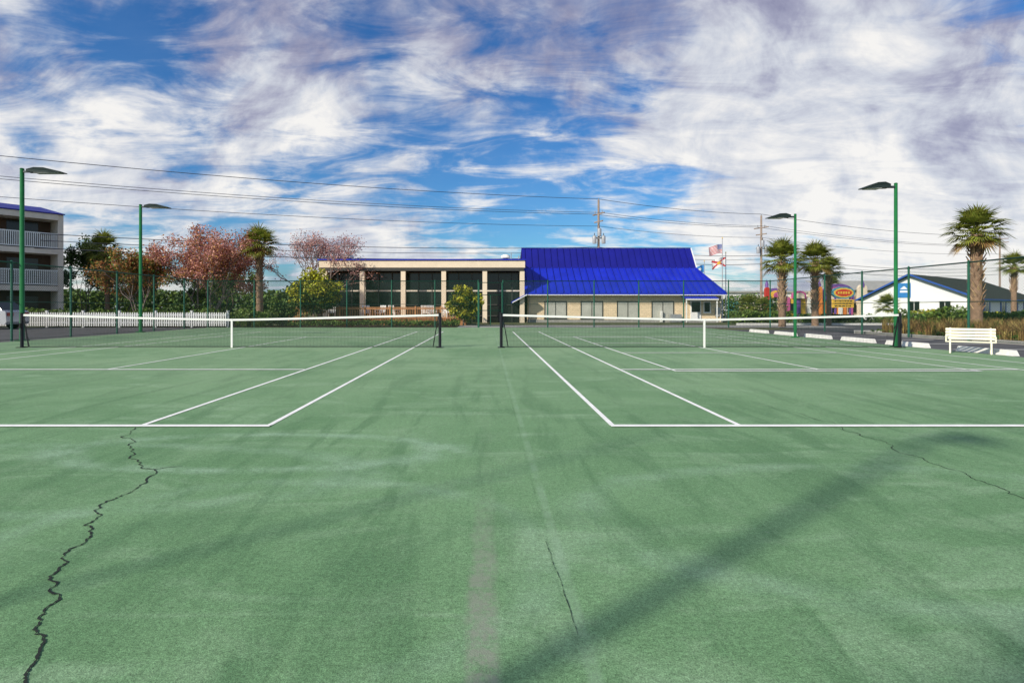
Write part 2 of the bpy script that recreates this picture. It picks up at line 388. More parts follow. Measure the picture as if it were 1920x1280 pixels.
# ------------------------------------------------------------------ light poles
def lamp_pole(x,y,h,dirx,r,headlen,diry=0.0):
    e=empty('light_pole',(x,y,0)); m=MB()
    m.box(-r*2.0,r*2.0,-r*2.0,r*2.0,0.0,0.03,'green_pole')
    m.tube([(0,0,0.03),(0,0,h)],[r,r*0.85],'green_pole',14)
    m.tube([(0,0,h),(0,0,h+0.03)],[r*1.0,r*0.6],'green_pole',14)
    m.obj('pole',e)
    m=MB(); s=dirx
    m.box(min(0,s*0.32),max(0,s*0.32),-0.035,0.035,h-0.14,h-0.07,'lamp')
    m.obj('arm',e)
    m=MB(); L0=0.25; L1=L0+headlen
    prof=[(L0,-0.14),(L0,-0.03),(L0+headlen*0.25,0.03),(L0+headlen*0.55,0.01),(L1,-0.13),(L1,-0.16)]
    w=[0.12,0.14,0.19,0.22,0.2,0.2]
    A=[(s*p[0],-w[i],h+p[1]) for i,p in enumerate(prof)]; B=[(s*p[0],w[i],h+p[1]) for i,p in enumerate(prof)]
    m.poly(A,'lamp'); m.poly(B[::-1],'lamp')
    n=len(prof)
    for i in range(n): j=(i+1)%n; m.poly([A[i],B[i],B[j],A[j]],'lamp')
    m.obj('lamp_head',e)
    m=MB(); m.box(min(s*(L0+0.3),s*(L1-0.1)),max(s*(L0+0.3),s*(L1-0.1)),-0.15,0.15,h-0.175,h-0.162,'lens'); m.obj('lamp_lens',e)
lamp_pole(-18.3+0.35,21.6,6.62,1,0.085,1.35); lamp_pole(-18.15,29.3,6.65,1,0.085,1.25)
lamp_pole(13.38,18.35,5.33,-1,0.06,0.85); lamp_pole(13.3,24.2,5.30,-1,0.06,0.95)
lamp_pole(-4.05,-1.55,6.6,1,0.06,0.42)
m=MB(); m.tube([(-6.85,-1.55,0),(-6.85,-1.55,6.6)],[0.03,0.02],'metalgrey',8); m.tube([(-6.85,-1.55,6.6),(-6.85,-1.55,6.68)],[0.05,0.02],'metalgrey',8); m.obj('cable_shadow_pole')  # out-of-view pole, added to cast an overhead cable's thin shadow

# ------------------------------------------------------------------ bench
def bench(x,y,rz,L=1.45,sc=1.0):
    e=empty('park_bench',(x,y,0),rz); e.scale=(sc,sc,sc); m=MB()
    for i in range(4): m.box(-L/2,L/2,-0.22+i*0.12,-0.13+i*0.12,0.42,0.455,'benchw')
    m.obj('seat',e); m=MB()
    sl=Vector((0,0.22,1)).normalized(); ax=Vector((1,0,0)); nn=ax.cross(sl)
    for i in range(4):
        c=Vector((0,0.27,0.50))+sl*(0.055+i*0.115); m.obox(c,ax,sl,nn,L/2,0.042,0.015,'benchw')
    m.obj('backrest',e)
    for k,xx in enumerate((-L/2+0.14,L/2-0.14)):
        m=MB(); 
        m.beam((xx,-0.20,0.42),(xx,-0.27,0.0),0.05,0.06,'benchw'); m.beam((xx,0.20,0.42),(xx,0.30,0.0),0.05,0.06,'benchw')
        m.beam((xx,-0.22,0.40),(xx,0.24,0.40),0.05,0.05,'benchw'); m.beam((xx,0.285,0.40),(xx,0.40,0.95),0.05,0.04,'benchw')
        m.obj('leg_%d'%(k+1),e)
    m=MB()
    for xx in (-L/2+0.02,L/2-0.02):
        m.beam((xx,-0.24,0.62),(xx,0.30,0.62),0.06,0.03,'benchw'); m.beam((xx,-0.20,0.455),(xx,-0.20,0.605),0.045,0.045,'benchw')
    m.obj('armrests',e)
bench(13.45,15.6,math.radians(-40),1.45,.74)

for i,(yy) in enumerate((13.2,15.9,18.9,21.4,24.0,26.6,29.2)):
    m=MB(); h=0.13; a,b=0.09,0.06; L=0.92; x=14.15
    P=[(x-a,yy-L,-0.02),(x+a,yy-L,-0.02),(x+a,yy+L,-0.02),(x-a,yy+L,-0.02),(x-b,yy-L+.05,h),(x+b,yy-L+.05,h),(x+b,yy+L-.05,h),(x-b,yy+L-.05,h)]
    for q in ((4,5,6,7),(0,1,5,4),(1,2,6,5),(2,3,7,6),(3,0,4,7)): m.poly([P[k] for k in q],'curbpaint')
    m.obj('wheel_stop')
m=MB()
for y in (12,14.6,17.3,20.0,22.6,25.3,28): m.poly([(14.4,y-.05,-0.015),(18.0,y-.05,-0.015),(18.0,y+.05,-0.015),(14.4,y+.05,-0.015)],'line')
m.obj('parking_bay_markings')
m=MB(); m.box(18.62,18.72,-9,28.4,-0.03,0.11,'concrete'); m.obj('kerb')
m=MB(); m.box(18.72,34,28.4,28.6,-0.03,0.12,'curbpaint'); m.obj('kerb')
m=MB(); m.box(18.72,60,42.0,42.15,-0.03,0.12,'curbpaint'); m.obj('kerb')

# ------------------------------------------------------------------ picket fence
e=empty('picket_fence'); m=MB(); x=-34.0
while x<-17.2:
    z=0.98
    m.poly([(x,37.0,0.06),(x+0.085,37.0,0.06),(x+0.085,37.0,z-0.05),(x+0.0425,37.0,z),(x,37.0,z-0.05)],'picket')
    m.poly([(x+0.085,37.02,0.06),(x,37.02,0.06),(x,37.02,z-0.05),(x+0.0425,37.02,z),(x+0.085,37.02,z-0.05)],'picket')
    m.poly([(x,37.0,0.06),(x,37.0,z-0.05),(x,37.02,z-0.05),(x,37.02,0.06)],'picket')
    x+=0.15
m.obj('pickets',e)
m=MB()
for z in (0.25,0.75): m.box(-34,-17.2,37.025,37.06,z,z+0.09,'picket')
for i in range(8): xx=-34+i*2.4; m.box(xx-.06,xx+.06,37.065,37.18,-0.03,1.05,'picket'); m.box(xx-.08,xx+.08,37.045,37.20,1.05,1.09,'picket')
m.obj('rails_and_posts',e)

# ------------------------------------------------------------------ clubhouse (blue roof)
e=empty('clubhouse_building')
m=MB(); m.box(3.6,20.9,50,60,-0.05,2.48,'brick'); m.box(3.55,20.95,49.93,49.997,-0.05,0.22,'concrete')
m.obj('walls',e)
m=MB(); m.box(3.5,19.55,53.1,59.5,2.48,5.0,'cream'); m.box(3.5,19.55,54.5,59.5,5.0,6.9,'cream')
m.poly([(3.45,49.6,2.5),(3.45,53.1,2.5),(3.45,53.1,4.95)],'cream')
m.obj('upper_walls',e)
def slab2(m,pts,k,d): 
    P=[Vector(p) for p in pts]; Q=[p-Vector((0,0,d)) for p in P]
    m.poly(P,k); m.poly(Q[::-1],k); n=len(P)
    for i in range(n): j=(i+1)%n; m.poly([P[i],Q[i],Q[j],P[j]],k)
m=MB()
slab2(m,[(3.3,49.35,2.56),(21.05,49.35,2.56),(19.7,53,5.02),(3.3,53,5.02)],'blue',.07)
slab2(m,[(21.06,49.36,2.56),(21.06,60.5,2.56),(19.71,57,5.02),(19.71,53,5.02)],'blue',.07)
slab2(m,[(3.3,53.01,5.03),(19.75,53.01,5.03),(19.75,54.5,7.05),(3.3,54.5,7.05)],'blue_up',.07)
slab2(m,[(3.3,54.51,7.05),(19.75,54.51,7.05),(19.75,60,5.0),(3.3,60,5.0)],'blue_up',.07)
x=3.6
while x<21:
    t=1.0 if x<19.65 else (21.05-x)/1.35
    if t>0.05: m.beam((x,49.36,2.61),(x,49.36+3.62*t,2.61+2.45*t),0.05,0.15,'blue')
    x+=0.62
x=3.6
while x<19.7:
    m.beam((x,53.0,5.09),(x,54.46,7.07),0.04,0.06,'blue_up'); x+=0.62
m.beam((21.05,49.36,2.6),(19.7,53,5.06),0.16,0.05,'blue')
m.beam((3.3,49.33,2.50),(21.08,49.33,2.50),0.04,0.14,'blue')
m.beam((3.3,54.5,7.09),(19.75,54.5,7.09),0.14,0.05,'blue_up')
m.obj('roof',e)
m=MB(); m.beam((19.79,53.0,5.0),(19.79,54.5,7.02),0.05,0.22,'white'); m.box(19.76,19.82,54.5,59.8,5.0,7.0,'cream')
m.beam((3.3,49.30,2.40),(21.0,49.30,2.40),0.03,0.07,'white')
m.beam((3.25,49.36,2.5),(3.25,53,4.96),0.05,0.16,'white')
m.obj('trim',e)
def window(par,xa,xb,z0,z1,y,k='blind',fr='white',mull=1):
    m=MB(); m.box(xa-.07,xb+.07,y-.05,y-.004,z0-.07,z0,fr); m.box(xa-.07,xb+.07,y-.05,y-.004,z1,z1+.07,fr)
    m.box(xa-.07,xa,y-.05,y-.004,z0,z1,fr); m.box(xb,xb+.07,y-.05,y-.004,z0,z1,fr)
    m.box(xa-.12,xb+.12,y-.10,y-.051,z0-.12,z0-.05,fr)
    m.obj('window_frame',par)
    m=MB(); m.poly([(xa,y-.012,z0),(xb,y-.012,z0),(xb,y-.012,z1),(xa,y-.012,z1)],k)
    for i in range(mull):
        xm=xa+(xb-xa)*(i+1)/(mull+1); m.box(xm-.025,xm+.025,y-.04,y-.013,z0,z1,fr)
    m.obj('window_pane',par)
s=21.0
for a,b in ((1022,1061),(1090,1129),(1158,1196),(1223,1262)):
    window(e,(a-914)/s,(b-914)/s,0.36,1.80,50.0,'blind','frame')
window(e,19.35,19.85,0.9,1.75,50.0,'glassdark','white',0)
m=MB(); m.box(18.1,19.05,49.93,49.995,0.0,1.95,'white'); m.box(18.2,18.95,49.90,49.929,0.9,1.8,'glassdark'); m.box(18.86,18.92,49.86,49.90,0.75,0.85,'metalgrey'); m.obj('door',e)
m=MB(); m.box(17.4,20.0,48.7,49.9,-0.03,0.06,'concrete'); m.obj('door_step',e)
m=MB()
slab2(m,[(17.2,48.55,2.12),(20.05,48.55,2.12),(20.05,49.93,2.40),(17.2,49.93,2.40)],'blue',0.1)
m.beam((17.2,48.53,2.0),(20.05,48.53,2.0),0.04,0.1,'white')
m.box(17.25,17.33,48.6,48.68,0,2.02,'white'); m.box(19.9,19.98,48.6,48.68,0,2.02,'white')
m.obj('porch_canopy',e)
m=MB(); slab2(m,[(2.15,48.7,1.82),(3.45,48.7,2.52),(3.45,53,2.52),(2.15,53,1.82)],'blue',0.12)
m.beam((2.15,48.67,1.72),(3.45,48.67,2.42),0.03,0.08,'white')
m.obj('side_canopy',e)
m=MB(); m.box(16.2,17.1,49.3,49.9,0.0,0.7,'metalgrey'); m.box(20.3,20.7,49.85,49.94,0.5,1.3,'metalgrey'); m.box(15.35,15.55,49.7,49.9,0,1.0,'dirtywhite')
m.tube([(20.75,49.9,0),(20.75,49.9,2.4)],0.05,'cream',6); m.tube([(3.75,49.9,0),(3.75,49.9,2.4)],0.05,'cream',6)
m.obj('utility_boxes',e)

# pavilion
e=empty('pavilion_building')
m=MB(); m.box(-14.7,3.28,48.9,58,4.78,5.42,'cream'); m.box(-14.62,3.2,48.95,49.3,4.50,4.78,'frame'); m.obj('roof_fascia',e)
m=MB(); m.box(-14.85,3.35,48.8,58.1,5.42,5.52,'blue'); m.obj('roof_edge',e)
m=MB()
for p in (609,679,756,832,909,979): xx=(p-914)/21.4; m.box(xx-.2,xx+.2,49.0,49.4,-0.05,4.50,'cream')
m.obj('columns',e)
m=MB(); m.box(-14.6,3.2,50.6,57.8,-0.05,4.5,'glassdark'); m.obj('glazing',e)
m=MB(); gx=-14.6
for z in (0.55,1.55,4.42): m.box(-14.6,3.2,50.5,50.598,z-.05,z+.05,'frame')
m.box(-14.6,3.2,50.46,50.499,2.74,2.86,'greywall')
i=0
while gx<3.2:
    m.box(gx-.035,gx+.035,50.42,50.455,0,4.4,'frame' if i%3 else 'greywall'); gx+=1.2; i+=1
m.obj('window_frames',e)
m=MB()
for xx in (-12.6,1.65):
    m.tube([(xx,51,5.5),(xx,51,5.8)],0.22,'metalgrey',12); m.tube([(xx,51,5.8),(xx,51,6.0),(xx,51,6.12)],[0.42,0.40,0.18],'dirtywhite',14)
m.tube([(2.2,52,5.5),(2.2,52,6.4)],0.04,'metalgrey',6); m.tube([(2.9,52,5.5),(2.9,52,6.1)],0.05,'metalgrey',6)
m.obj('roof_vents',e)

# deck
e=empty('wood_deck')
m=MB(); i=0; y=42.1
while y<48.6: m.box(-14.9,-1.55,y,y+0.135,0.42,0.46,'wood'); y+=0.145
m.box(-14.9,-1.55,42.06,42.1,-0.03,0.419,'wood'); m.obj('deck_floor',e)
m=MB(); x=-14.9
while x<-1.5: m.box(x,x+0.035,42.02,42.055,0.30,1.28,'wood'); x+=0.125
m.box(-14.95,-1.5,41.99,42.12,1.281,1.33,'wood'); m.box(-14.95,-1.5,42.0,42.018,1.16,1.25,'wood'); m.box(-14.95,-1.5,42.0,42.018,0.5,0.58,'wood')
for k in range(8): xx=-14.95+k*1.9; m.box(xx,xx+.1,41.96,41.985,-0.02,1.40,'wood')
y=42.2
while y<48: m.box(-1.56,-1.525,y,y+.035,0.47,1.28,'wood'); y+=.125
m.box(-1.6,-1.48,42.13,48,1.281,1.33,'wood')
m.obj('railing',e)
def chair(x,y,rz):
    e=empty('patio_chair',(x,y,0.46),rz); m=MB(); m.box(-.27,.27,-.26,.26,.40,.44,'white'); m.obj('seat',e)
    m=MB()
    for i in range(5): m.beam((-.24+i*.12,.25,.44),(-.24+i*.12,.40,1.0),0.08,0.02,'white',Vector((0,1,0)))
    m.obj('backrest',e); m=MB()
    for a,b in ((-.25,-.24),(.25,-.24),(-.25,.24),(.25,.24)): m.box(a-.03,a+.03,b-.03,b+.03,0,.399,'white')
    m.box(-.32,-.25,-.28,.28,.62,.65,'white'); m.box(.25,.32,-.28,.28,.62,.65,'white')
    m.box(-.31,-.27,-.26,-.22,.441,.619,'white'); m.box(.27,.31,-.26,-.22,.441,.619,'white'); m.obj('legs_and_arms',e)
for x,y,r in ((-9.4,43.4,.3),(-8.4,43.8,-.5),(-7.2,43.3,2.6),(-4.3,43.2,.4),(-3.3,43.6,-.3),(-2.4,43.2,3.4),(-4.9,44.6,2.9),(-12.2,43.8,.1)): chair(x,y,r)
e=empty('patio_table',(-3.5,44.6,0.46)); m=MB(); m.tube([(0,0,.7),(0,0,.74)],.55,'white',20); m.obj('table_top',e); m=MB(); m.tube([(0,0,0),(0,0,.7)],.05,'white',8); m.tube([(0,0,0),(0,0,.03)],.3,'white',12); m.obj('pedestal',e)

# ------------------------------------------------------------------ apartment building (left)
ang=math.atan2(-0.8,-0.6)
e=empty('apartment_building',(-32.9,42.9,0),ang)
L=30
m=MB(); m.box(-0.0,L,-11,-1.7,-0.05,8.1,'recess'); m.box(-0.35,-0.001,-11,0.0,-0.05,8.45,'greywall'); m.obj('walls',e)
m=MB()
for z in (2.55,5.35): m.box(0.001,L,-1.69,0.05,z,z+0.38,'greywall')
m.box(0.001,L,-1.69,0.12,7.95,8.45,'greywall')
m.obj('floor_slabs',e)
m=MB()
for x in (4.2,8.4,12.6,16.8,21,25.2): m.box(x-.15,x+.15,-1.69,0.0,0,2.55,'greywall'); m.box(x-.15,x+.15,-1.69,0.0,2.93,5.35,'greywall'); m.box(x-.15,x+.15,-1.69,0.0,5.73,7.95,'greywall')
m.obj('party_walls',e)
m=MB()
for z in (2.93,5.73):
    m.box(0.01,L,-0.02,0.04,z+1.12,z+1.2,'white'); m.box(0.01,L,-0.02,0.04,z+.08,z+.15,'white')
    x=0.05
    while x<L: m.box(x,x+.055,-.01,.03,z+.15,z+1.12,'white'); x+=.12
m.obj('balcony_railings',e)
m=MB(); 
for x in (0.8,5.0,9.2,13.4):
    for z in (0.1,3.0,5.8): m.box(x,x+1.9,-1.69,-1.66,z,z+2.05,'glassdark'); m.box(x+.93,x+.99,-1.659,-1.64,z,z+2.05,'white')
m.obj('sliding_doors',e)
m=MB(); slab2(m,[(-0.4,0.2,8.46),(L,0.2,8.46),(L,-5.5,9.6),(-0.4,-5.5,9.6)][::-1],'blue_up',0.08); slab2(m,[(-0.4,-5.51,9.6),(L,-5.51,9.6),(L,-11.3,8.46),(-0.4,-11.3,8.46)][::-1],'blue_up',0.08)
m.poly([(-0.34,0,8.4),(-0.34,-11,8.4),(-0.34,-5.5,9.5)],'greywall'); m.obj('roof',e)

def car(x,y,rz):
    e=empty('parked_car',(x,y,-0.02),rz); m=MB()
    prof=[(-2.25,.35),(-2.3,.75),(-2.2,1.0),(-1.1,1.12),(-0.45,1.62),(1.5,1.68),(2.05,1.15),(2.25,1.05),(2.3,.45),(2.2,.3)]
    W=.92
    inset={4:.2,5:.2}
    A=[(p[0],-W+inset.get(i,0),p[1]) for i,p in enumerate(prof)]; B=[(p[0],W-inset.get(i,0),p[1]) for i,p in enumerate(prof)]
    low=[0,1,2,3,6,7,8,9]
    for S,rev in ((A,1),(B,0)):
        m.poly([S[i] for i in low][::(1 if rev else -1)],'carsilver'); m.poly([S[i] for i in (3,4,5,6)][::(1 if rev else -1)],'carsilver')
    n=len(prof)
    for i in range(n):
        j=(i+1)%n; m.poly([A[i],B[i],B[j],A[j]],'glassdark' if i in (3,5) else 'carsilver')
    m.obj('body',e)
    m=MB()
    for sg in (-1,1):
        def pt(x,z): 
            t=(z-1.12)/.5; return (x,sg*(W-.2*t+.006),z)
        m.poly([pt(-.85,1.18),pt(.35,1.2),pt(.35,1.55),pt(-.38,1.53)],'glassdark'); m.poly([pt(.45,1.2),pt(1.75,1.22),pt(1.4,1.58),pt(.45,1.56)],'glassdark')
    m.obj('side_windows',e)
    m=MB()
    for xx in (-1.45,1.4):
        for sg in (-1,1):
            m.tube([(xx,sg*.70,.34),(xx,sg*.94,.34)],.35,'tyre',20); m.tube([(xx,sg*.941,.34),(xx,sg*.955,.34)],.21,'metalgrey',14)
    m.obj('wheels',e)
    m=MB()
    for sg in (-1,1): m.box(2.262,2.31,sg*.6-.22,sg*.6+.22,.8,1.0,'taillight'); m.box(-2.33,-2.28,sg*.62-.2,sg*.62+.2,.72,.88,'white')
    m.obj('lights',e)
car(-30.9,34.0,math.pi*0.02)
car(-33.4,30.2,math.pi*0.02)

# ------------------------------------------------------------------ white house (right)
e=empty('white_house',(48.0,55.0,0),math.radians(35.9))
LX=26; LY=9.9; EZ=2.25; PZ=4.75; PYm=5.4
m=MB(); m.box(0,LX,0,LY,-0.05,EZ,'white')
m.poly([(-0.002,0,EZ),(-0.002,PYm,PZ-.1),(-0.002,LY,EZ)],'white'); m.obj('walls',e)
m=MB(); ov=0.5
slab2(m,[(-0.5,-ov,EZ-.1),(LX,-ov,EZ-.1),(LX,PYm,PZ+.1),(-0.5,PYm,PZ+.1)],'roofshingle',.1)
slab2(m,[(-0.5,PYm+.01,PZ+.1),(LX,PYm+.01,PZ+.1),(LX,LY+ov,EZ-.1),(-0.5,LY+ov,EZ-.1)],'roofshingle',.1)
m.obj('roof',e)
m=MB(); m.beam((-0.53,-ov,EZ-.15),(-0.53,PYm,PZ+.05),0.05,.17,'bluetrim'); m.beam((-0.53,PYm,PZ+.05),(-0.53,LY+ov,EZ-.15),0.05,.17,'bluetrim')
m.box(-0.5,LX,-ov-.05,-ov-.005,EZ-.25,EZ-.08,'bluetrim'); m.obj('fascia',e)
m=MB()
for y in (2.0,4.6): m.box(-.05,-.004,y,y+.9,.9,1.95,'glassdark'); m.box(-.07,-.051,y-.06,y+.96,1.95,2.02,'white'); m.box(-.07,-.051,y+.43,y+.47,.9,1.95,'white')
for x in (2.8,9,14,19): m.box(x,x+1.5,-.05,-.004,.7,1.85,'glassdark'); m.box(x+.72,x+.78,-.07,-.051,.7,1.85,'white'); m.box(x-.4,x-.02,-.06,-.005,.65,1.9,'bluetrim'); m.box(x+1.52,x+1.9,-.06,-.005,.65,1.9,'bluetrim')
m.obj('windows',e)
m=MB(); m.box(-.06,-.006,5.35,6.55,2.35,3.9,'flagcyan'); m.box(-.08,-.061,5.6,6.3,2.9,3.1,'white'); m.poly([(-.075,5.6,3.25),(-.075,6.3,3.25),(-.075,5.95,3.6)],'white'); m.obj('wall_mark_panel',e)

e=empty('warehouse_building'); m=MB(); m.box(40,58,98,110,0,3.9,'dirtywhite'); m.obj('walls',e); m=MB(); m.box(39.7,58.3,97.7,110.3,3.901,4.2,'concrete'); m.obj('roof_parapet',e)
m=MB(); 
for x in (42,46,50,54): m.box(x,x+2,97.9,97.99,.4,2.6,'teal')
m.obj('doors',e)
e=empty('beige_shop_building'); m=MB(); m.box(56,72,92,104,0,4.2,'beige'); m.obj('walls',e); m=MB(); m.poly([(55.5,91.5,4.21),(72.5,91.5,4.21),(72.5,98,6),(55.5,98,6)],'concrete');m.box(58,60,91.9,91.99,1,3,'glassdark'); m.box(63,66,91.9,91.99,1,3,'glassdark'); m.obj('roof_and_windows',e)

# amusement centre
e=empty('amusement_building')
def arch(m,cx,y,w,z0,zs,h,k,d=0.5,n=14):
    pts=[(cx-w/2,y,z0),(cx+w/2,y,z0)]+[(cx+w/2*math.cos(math.pi*i/n),y,zs+h*math.sin(math.pi*i/n)) for i in range(n+1)]
    back=[(p[0],y+d,p[2]) for p in pts]; m.poly(pts,k); m.poly(back[::-1],k)
    for i in range(len(pts)): j=(i+1)%len(pts); m.poly([pts[j],pts[i],back[i],back[j]],k)
m=MB(); m.box(39.5,53.5,80.5,88,0,2.9,'cream'); m.box(43.0,45.6,80.3,80.49,0,2.6,'yellow'); m.box(40.2,42.4,80.3,80.49,0,2.3,'dirtywhite'); m.box(47.5,51.5,80.3,80.49,0,2.2,'orange')
for i in range(9): m.box(39.8+i*1.5,40.3+i*1.5,80.1,80.29,0,2.75,('purple','dirtywhite','pink')[i%3])
for i in range(5): m.box(40.5+i*2.8,41.6+i*2.8,80.2,80.28,.6,1.9,'glassdark')
m.obj('walls',e)
m=MB(); arch(m,41.3,80.0,2.8,2.6,3.3,0.8,'purple'); arch(m,41.3,79.8,1.9,2.7,3.2,0.55,'yellow',.15); arch(m,41.3,79.6,1.1,2.8,3.1,0.4,'pink',.15)
arch(m,44.6,80.0,1.9,2.6,3.1,0.6,'pink'); arch(m,44.6,79.8,1.2,2.6,3.0,0.4,'cream',.15)
arch(m,50.2,80.0,4.4,2.4,3.4,1.3,'purple'); arch(m,50.2,79.8,3.5,2.5,3.3,1.0,'pink',.15); arch(m,50.2,79.6,2.5,2.5,3.2,.7,'cream',.15)
arch(m,53.6,79.9,1.2,0,4.0,0.6,'cream'); arch(m,39.9,79.7,0.6,0,3.8,.4,'red'); arch(m,47.4,79.7,0.6,0,3.9,.4,'orange'); m.obj('parapets',e)
m=MB()
for x in (39.9,47.4,53.6): m.tube([(x,80,4.2),(x,80,4.6),(x,80,5.3)],[.2,.25,.02],'purple',10)
m.obj('finials',e)
e=empty('amusement_sign',(44.4,70,0))
m=MB(); m.box(-1.0,-.85,-.1,.1,0,2.6,'purple'); m.box(.85,1.0,-.1,.1,0,2.6,'purple'); m.obj('posts',e)
m=MB(); n=24
def oval(a,b,y0,y1,k,k2):
    pts=[(a*math.cos(2*math.pi*i/n)*(1+.06*(i%2)),y0,3.15+b*math.sin(2*math.pi*i/n)*(1+.06*(i%2))) for i in range(n)]; pb=[(p[0],y1,p[2]) for p in pts]; m.poly(pts,k); m.poly(pb[::-1],k)
    for i in range(n): j=(i+1)%n; m.poly([pts[j],pts[i],pb[i],pb[j]],k2)
oval(1.4,.72,-.2,.2,'teal','teal'); oval(1.2,.58,-.215,-.201,'yellow','yellow'); oval(1.0,.42,-.23,-.216,'red','red')
for i in range(5): m.box(-.75+i*.32,-.75+i*.32+.2,-.25,-.231,3.0,3.3,'yellow')
m.obj('sign_face',e)
m=MB(); m.box(-1.3,1.3,-.15,.15,1.3,2.3,'yellow'); 
for z in (1.45,1.75,2.05): 
    x=-1.1
    rr=random.Random(int(z*100))
    while x<1.0: w=rr.uniform(.12,.4); m.box(x,min(x+w,1.15),-.17,-.151,z,z+.14,'frame'); x+=w+.1
m.obj('marquee_board',e)

# ------------------------------------------------------------------ utility poles + wires
UP=[(-60,30.3),(12.3,62),(35.2,72),(86,94)]
def upole(x,y,h,trans=True):
    e=empty('utility_pole',(x,y,0)); m=MB(); m.tube([(0,0,0),(0,0,h)],[.17,.11],'polewood',10); m.obj('pole',e)
    dx,dy=0.4,-0.91
    m=MB()
    for z,l in ((h-1.55,1.1),(h-2.4,.8)) if trans else ((h-.4,1.2),(h-1.0,1.2)): m.beam((-dx*l,-dy*l,z),(dx*l,dy*l,z),.1,.12,'polewood')
    for s in (-1,1): m.tube([(s*.35,s*-.2,h-1.5),(s*.35,s*-.2,h-1.2)],.05,'metalgrey',6)
    m.tube([(0,0,h),(0,0,h+.2)],.05,'metalgrey',6)
    m.obj('crossarms',e)
    if trans:
        m=MB()
        for a,zz in ((-.5,h-4.4),(.5,h-4.4),(0.05,h-3.6)): 
            m.tube([(a,-.25,zz-.45),(a,-.25,zz+.35),(a,-.25,zz+.45)],[.22,.22,.1],'metalgrey',12); m.tube([(a,-.25,zz+.45),(a,-.25,zz+.7)],.04,'frame',6)
        m.box(-.7,.7,-.12,-.02,h-4.3,h-4.15,'metalgrey')
        m.obj('transformers',e)
upole(-60,30.3,13.2,False); upole(12.3,62,13.2); upole(35.2,72,13.1); upole(86,94,13.2,False)
m=MB()
for h,r,off in ((13.3,.026,0),(11.7,.022,.5),(11.7,.02,-.6),(10.3,.02,0),(8.0,.028,.1),(7.5,.022,.1),(6.9,.03,-.1)):
    for (xa,ya),(xb,yb) in zip(UP,UP[1:]):
        a=Vector((xa-off*.3,ya+off,h)); b=Vector((xb-off*.3,yb+off,h)); L_=(b-a).length; sag=L_*0.013 if h>9 else L_*.016
        m.tube([a.lerp(b,i/28)-Vector((0,0,4*sag*(i/28)*(1-i/28))) for i in range(29)],r,'wire',4,False)
m.obj('power_lines')

# ------------------------------------------------------------------ flags
def flag(x,y,h,fz,w,hh,kind,name='flag'):
    e=empty('flagpole',(x,y,0)); m=MB(); m.tube([(0,0,0),(0,0,h)],[.06,.035],'metalgrey',8); m.tube([(0,0,h),(0,0,h+.12)],[.08,.03],'yellow',8); m.obj('pole',e)
    m=MB(); nu,nv=26,13
    def P(u,v):
        droop=0.38*u*u*w*0.7
        return (-(u*w*0.93),0.14*math.sin(u*9+v*1.5)*u**.5,fz-v*hh-droop+0.05*math.sin(u*7)*u)
    for i in range(nu):
        for j in range(nv):
            u=(i+.5)/nu; v=(j+.5)/nv
            if kind=='us':
                k='flagred' if j%2==0 else 'flagwhite'
                if u<.4 and j<7: k='flagwhite' if (i%2==1 and j%2==1) else 'flagblue'
            elif kind=='fl':
                k='flagred' if (abs(u-v)<.12 or abs(u-(1-v))<.12) else 'flagwhite'
                if (u-.5)**2*2.2+(v-.5)**2<.03: k='yellow'
            else: k='flagwhite' if (u-.5)**2*1.5+(v-.5)**2<.05 else 'flagcyan'
            m.poly([P(i/nu,j/nv),P(i/nu,(j+1)/nv),P((i+1)/nu,(j+1)/nv),P((i+1)/nu,j/nv)],k,True)
    m.obj('flag',e)
flag(26.0,62,8.95,8.3,1.6,.95,'us'); flag(26.6,62.5,7.4,6.9,1.7,1.0,'fl'); flag(24.0,62,6.4,6.0,1.1,.8,'other')

